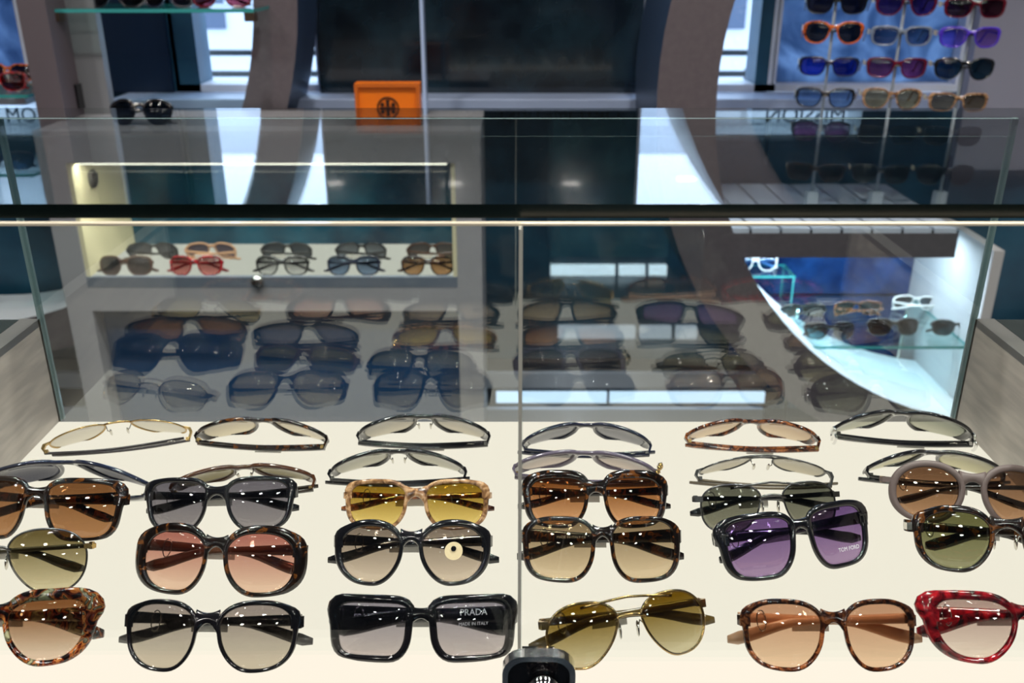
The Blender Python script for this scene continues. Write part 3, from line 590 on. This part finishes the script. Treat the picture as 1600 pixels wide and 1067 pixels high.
ROD = [[('dark', BLACK, (40, 36, 46)), ('orange tortoiseshell', ORTORT, (38, 40, 44)), ('blue lensed', BLUEF, (25, 48, 130)), ('pale blue browline', BLACK, (110, 140, 175)), ('plum lensed', BLACK, (120, 70, 110)), ('brown tortoiseshell', TORT, (70, 42, 40))],
       [('dark plum', REDF, (70, 40, 85)), ('grey crystal', CLEARF, (95, 105, 120)), ('burgundy', REDF, (150, 65, 95)), ('tan folded', HORN, (150, 140, 110)), ('teal lensed', BLACK, (40, 95, 105)), ('dark green', BLACK, (45, 70, 60))],
       [('dark red', REDF, (60, 25, 40)), ('bright purple', PURPLE, (130, 100, 180)), ('black narrow', BLACK, (35, 60, 75)), ('cream topped', HORN, (120, 112, 95)), ('small black', BLACK, (40, 48, 56)), ('smoky black', BLACK, (50, 56, 60))]]
for ci, (px, where) in enumerate(COLS):
    xr = at(px, 20, YR).x; rd = empty('display_rod', (xr, YR, zl)); tag(rd, 'clear upright display rod on the grooved ledge, ' + where, 'display rod')
    MB().tube([(0, 0, 0), (0, 0, .78)], .004, 10).build('rod', pbr('frosted_rod', S(175, 185, 195), .2), rd, True)
    MB().box((-.014, -.014, 0), (.014, .014, .045)).build('foot', pbr('clear_foot', S(205, 215, 225), .15), rd)
    for ri in range(6):
        kind, fm, lc = ROD[ci][ri]; py = (8, 55, 106, 156, 210, 272)[ri]+ci*3
        z = at(px, py, YR-.03).z; sh = (ri+ci) % 3
        s_ = sunglasses('%s sunglasses, %s on the rod %s' % (kind, NTH[ri], where), W=.142, b=(.15, .165, .14)[sh], n=(3, 2.4, 3.4)[sh], taper=.07, lift=(.05, .1, .0)[sh], rim=(.0045, .003, .005, .003), ep=.003,
                        fmat=fm, top=S(*lc), bot=S(*[min(255, int(c*1.35)) for c in lc]), open_=True, N=28, sag=.012, group=g1, temple=(.007, .004, .007))
        pose(s_, (xr-.004, YR-.022, z-.022), -14+ci*3, 0)
        MB().box((-.010, .004, .028), (.010, .024, .033)).build('rest', SILVER, s_)
# lower niche with glass shelf
zg = onz(1400, 540, 0).z; zg = at(1400, 541, 2.30).z
gs = empty('glass_shelf', (1.35, 2.3, zg)); tag(gs, 'glass shelf under the grooved ledge inside the round frame', 'shelf')
xs0, xs1 = X(1262, 2.3, 540), X(1515, 2.3, 540)
MB().box((xs0-1.35, 0, -.008), (xs1-1.35, .42, 0), mats=(1, 1, 1, 1, 0, 0)).build('pane', [SHELFG, SHELFE], gs)
for xx in (xs0+.06, xs1-.05): MB().tube([(xx-1.35, .3, -.008), (xx-1.35, .3, .01-zg)], .006, 10).build('support', SILVER, gs, True)
lo_ = Vector((1.2, 2.3, zl))
def lp_(name, a, b, mat): return box(name, tuple(Vector(a)-lo_), tuple(Vector(b)-lo_), mat, ls)
lp_('side_wall', (xs1+.002, 2.28, 0), (xs1+.03, YW-.02, zl-.076), pbr('niche_grey', S(185, 183, 184), .5))
lp_('back_wall', (X(1150, 2.7, 450), YW-.03, .2), (xs1, YW-.003, zl-.08), pbr('niche_blue', S(14, 36, 78), .15, col2=S(28, 64, 120), nscale=12))
lp_('glow_strip', (x0+.12, 2.45, zl-.084), (xs1-.03, 2.47, zl-.0755), emit('added_cool_glow', (.72, .87, 1), 4))  # glowing strip added under the ledge to brighten the dark niche
ll = bpy.data.lights.new('niche_fill', 'AREA'); ll.shape = 'RECTANGLE'; ll.size = .5; ll.size_y = .02; ll.energy = 6; ll.color = (.72, .87, 1)  # added fill light that goes with the strip
lq = bpy.data.objects.new('niche_fill_light', ll); COL.objects.link(lq); lq.location = ((x0+xs1)/2+.05, 2.46, zl-.086)
g2 = 'sunglasses on the niche glass shelf'
def shelfpair(px, py, label, fm, lc, z=zg, away=False, yaw=0, W=.138, b=.15, n=2.8, lift=.05, grp=g2, N=28, lean=14, **k):
    p = onz(px, py, z+.001); s_ = sunglasses(label, W=W, b=b, n=n, lift=lift, rim=(.005, .0032, .005, .0032), ep=.003, fmat=fm, top=S(*lc), bot=S(*[min(255, int(c*1.3)) for c in lc]), N=N, group=grp, lean=lean, temple=(.008, .005, .008), tagged=k.pop('tagged', False), **k)
    return pose(s_, p, yaw, lean, away)
shelfpair(1247, 494, 'black sunglasses at the back of the niche shelf', BLACK, (60, 70, 80), yaw=8, away=True)
shelfpair(1335, 490, 'brown tortoiseshell sunglasses at the back of the niche shelf', TORT2, (80, 60, 55), away=True)
shelfpair(1428, 482, 'white cat-eye sunglasses at the back of the niche shelf', WHITEF, (60, 75, 90), lift=.2, away=True, yaw=-8)
shelfpair(1297, 531, 'black and white sunglasses with teal lenses at the front of the niche shelf', BLACK, (70, 115, 125), W=.136)
shelfpair(1397, 525, 'black sunglasses with dark lenses at the front of the niche shelf', BLACK, (42, 46, 52))
shelfpair(1494, 525, 'small black sunglasses with dark teal lenses beside the niche side', BLACK, (38, 58, 66), W=.125)
zr = at(1180, 426, 2.60).z
rs = empty('glass_riser', (at(1180, 426, 2.6).x, 2.62, zg)); tag(rs, 'small clear glass riser standing on the niche shelf', 'riser')
MB().box((-.08, -.05, zr-zg-.006), (.11, .06, zr-zg), mats=(1, 1, 1, 1, 0, 0)).build('top', [SHELFG, SHELFE], rs)
for sx in (-.078, .104): MB().box((sx, -.05, 0), (sx+.005, .06, zr-zg-.006), mats=(0, 0, 1, 1, 1, 1)).build('side', [SHELFG, SHELFE], rs)
shelfpair(1180, 424, 'white cat-eye sunglasses on the clear glass riser', WHITEF, (110, 150, 190), z=zr, lift=.2, W=.135)

# ------------------------------------------------------------ left display: glass shelves behind the column
def gshelf(x0, x1, py, Y0, Y1, label, clips=True):
    z = at((x0+x1)/2, py, Y0).z; a, b = X(x0, Y0, py), X(x1, Y0, py); e = empty('glass_shelf', ((a+b)/2, Y0, z)); h = (b-a)/2; tag(e, label, 'shelf')
    MB().box((-h, 0, -.008), (h, Y1-Y0, 0), mats=(1, 1, 1, 1, 0, 0)).build('pane', [SHELFG, SHELFE], e)
    if clips:
        for q in (-h+.006, h-.012): MB().box((q-.012, .0, -.028), (q+.012, .03, -.008)).build('clip', pbr('bronze_clip', S(90, 76, 66), .35, .6), e)
    return z
z1 = gshelf(78, 396, 14, 2.30, 2.55, 'glass shelf with bronze clips between the side panel and the round frame')
g3 = 'sunglasses on the high glass shelf'
for px, fm, lc, lab in ((178, BLACK, (35, 34, 38), 'black sunglasses on the high glass shelf beside the side panel'), (262, NAVY, (40, 42, 60), 'navy sunglasses on the high glass shelf between black and burgundy pairs'), (345, REDF, (110, 50, 60), 'burgundy sunglasses on the high glass shelf beside the round frame')):
    shelfpair(px, 11, lab, fm, lc, z=z1, grp=g3, W=.145 if px != 262 else .12)
z2 = gshelf(-90, 44, 148, 2.36, 2.6, 'glass shelf of bright sunglasses on the far side of the column', False)
g4 = 'sunglasses beyond the column'
shelfpair(-4, 143, 'red tortoiseshell sunglasses on the shelf beyond the column', REDT, (110, 40, 50), z=z2, grp=g4, yaw=6)
shelfpair(12, 128, 'orange tortoiseshell sunglasses behind red pair beyond the column', ORTORT, (90, 60, 60), z=z2, grp=g4, yaw=-8)
z3 = gshelf(-90, 52, 272, 2.36, 2.6, 'lower glass shelf on the far side of the column', False)
shelfpair(8, 266, 'dark blue sunglasses on the lower shelf beyond the column', BLUEF, (60, 90, 120), z=z3, grp=g4, yaw=4)
tag(box('white_shelf', (X(-90, 2.5, 160), 2.46, at(20, 164, 2.46).z), (X(52, 2.5, 160), YW-.03, at(20, 152, 2.46).z), WHITEP), 'white shelf below the bright sunglasses beyond the column', 'shelf')
shelfpair(219, 196, 'round dark sunglasses on the cabinet top beside the side panel', BLACK, (28, 34, 42), z=LZ, n=2.1, b=.185, W=.145, grp=None)

# ------------------------------------------------------------ cabinet with a lit niche beyond the case
YV = 2.12; yf = YV
cab = empty('niche_cabinet', (at(400, 440, YV).x, yf, 0)); tag(cab, 'grey cabinet with a lit cream niche of sunglasses, below the orange box', 'cabinet')
co = cab.location
def kp(name, a, b, mat):
    a2 = [min(a[i], b[i])-co[i] for i in range(3)]; b2 = [max(a[i], b[i])-co[i] for i in range(3)]
    return MB().box(a2, b2).build(name, mat, cab)
CABM = pbr('cabinet_grey', S(168, 165, 170), .45); CREAM = pbr('niche_cream', S(238, 228, 190), .5)
cx0, cx1, cx2, cx3 = at(78, 345, YV).x, at(118, 345, YV).x, at(714, 400, YV).x, at(753, 400, YV).x
cz = [at(400, y, YV).z for y in (205, 255, 433, 450, 486)]; DP = .30
kp('post', (cx0, yf, 0), (cx1, yf+DP, cz[0]), CABM); kp('post', (cx2, yf, 0), (cx3, yf+DP, cz[0]), CABM)
kp('top_rail', (cx1, yf, cz[1]), (cx2, yf+DP, cz[0]), CABM); kp('bottom_rail', (cx1, yf, cz[4]), (cx2, yf+DP, cz[3]), CABM)
kp('lip', (cx1, yf, cz[3]+.001), (cx2, yf+.014, cz[2]), pbr('lip_grey', S(112, 120, 134), .4))
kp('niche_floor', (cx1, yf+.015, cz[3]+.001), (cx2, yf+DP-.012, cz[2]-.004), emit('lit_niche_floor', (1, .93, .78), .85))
kp('niche_wall', (cx1, yf+.004, cz[2]), (cx1+.010, yf+DP-.012, cz[1]), CREAM); kp('niche_wall', (cx2-.010, yf+.004, cz[2]), (cx2, yf+DP-.012, cz[1]), CREAM)
kp('back', (cx1, yf+DP-.012, 0), (cx2, yf+DP, cz[1]), pbr('niche_teal', S(14, 44, 66), .12, col2=S(40, 96, 120), nscale=5))
kp('lower_panel', (cx1, yf+.05, .04), (cx2, yf+.065, cz[4]), pbr('cabinet_dark', S(38, 72, 112), .2))
k_ = at(130, 279, YV+.10); MB().tube([(cx1+.0095-co.x, .10, k_.z), (cx1+.016-co.x, .10, k_.z)], .022, 20).build('knob', pbr('knob_grey', S(80, 78, 76), .4), cab, True)
kl = at(403, 438, YV); ko = empty('cabinet_lock', (kl.x, yf-.0005, kl.z)); tag(ko, 'small chrome lock on the lip of the lit niche', 'lock')
MB().tube([(0, 0, 0), (0, -.014, 0)], .014, 16).build('barrel', CHROME, ko, True); MB().tube([(0, -.0142, 0), (0, -.016, 0)], .008, 12).build('keyhole', BLACK, ko, True)
kp('glow_strip', (cx1+.02, yf+.02, cz[1]-.008), (cx2-.02, yf+.035, cz[1]-.0005), emit('warm_led', (1, .9, .72), 5))
ld = bpy.data.lights.new('niche_lamp', 'AREA'); ld.shape = 'RECTANGLE'; ld.size = .9; ld.size_y = .02; ld.energy = 3.0; ld.color = (1, .93, .78)
lob = bpy.data.objects.new('niche_lamp', ld); COL.objects.link(lob); lob.location = ((cx1+cx2)/2, yf+.03, cz[1]-.01)
g5 = 'sunglasses in the lit niche'; ZN = cz[2]-.0035
def nichepair(px, py, label, fm, lc, away):
    p = onz(px, py, ZN)
    s_ = sunglasses(label, W=.128, b=.16, n=2.8, lift=.05, rim=(.005, .0032, .005, .0032), fmat=fm, top=S(*lc), bot=S(*[min(255, int(c*1.5)) for c in lc]), N=28, group=g5, lean=14, temple=(.008, .005, .008), tagged=False)
    if away: MB().box((.0, .030, .018), (.036, .0315, .028)).build('price_tag', TAG, s_)
    pose(s_, p, 0, 14, away)
for px, fm, lc, nm in ((195, BROWNF, (50, 40, 38), 'brown'), (305, REDT, (150, 95, 90), 'red'), (440, GUN, (150, 150, 150), 'grey'), (552, NAVY, (90, 105, 125), 'navy'), (668, TORT, (130, 100, 70), 'tortoiseshell')):
    nichepair(px, 431, nm + ' sunglasses at the front of the lit niche', fm, lc, False)
for px, fm, lc, nm in ((245, BLACK, (70, 70, 74), 'black'), (335, PEACH, (80, 70, 80), 'peach armed'), (452, GUN, (60, 64, 70), 'metal bar'), (567, BLACK, (90, 94, 100), 'black smoky'), (677, BROWNF, (60, 56, 56), 'brown armed')):
    nichepair(px, 403, nm + ' sunglasses with a white tag at the back of the lit niche', fm, lc, True)
# counter with teal front and lit plinth further back
bc = empty('rear_counter', (.45, -2.25, 0)); tag(bc, 'low counter with mottled teal front and lit white plinth strip', 'counter')
MB().box((-.27, -.5, .09), (.27, 0, .95)).build('body', pbr('teal_front', S(60, 120, 140), .3, col2=S(120, 180, 190), nscale=7), bc)
MB().box((-.29, -.52, .95), (.29, .02, .98)).build('worktop', WHITEP, bc)
for a, b in ((-.27, .03), (.05, .17), (.19, .27)): MB().box((a, -.03, .0), (b, .005, .045)).build('plinth_light', emit('plinth_led', (.72, .88, 1), 5), bc)
MB().box((-.27, -.45, 0), (.27, -.031, .09)).build('plinth', WALLD, bc)

# ------------------------------------------------------------ ceiling downlights
WARM = (1, .945, .87)
SPOTS = [(x, y) for y in (-2.3, -1.3, .45, 1.4) for x in (-1.5, -.5, .5, 1.5)]
for i, (x, y) in enumerate(SPOTS):
    e = empty('ceiling_downlight', (x, y, 2.9)); tag(e, 'round recessed ceiling downlight shining warm white', 'lamp', 'ceiling downlights')
    MB().tube([(.09*math.cos(k*math.pi/12), .09*math.sin(k*math.pi/12), -.004) for k in range(24)], .008, 6, True).build('trim', WHITEP, e, True)
    v, f = disc((0, 0, -.006), .085); link('lamp', v, f, emit('lamp_glow', WARM, 90), e)
    l = bpy.data.lights.new('downlight', 'SPOT'); l.energy = 14 if y < 0 else 62; l.color = WARM; l.spot_size = R(95); l.spot_blend = .6; l.shadow_soft_size = .05
    q = bpy.data.objects.new('downlight_beam', l); COL.objects.link(q); q.location = (x, y, 2.88)
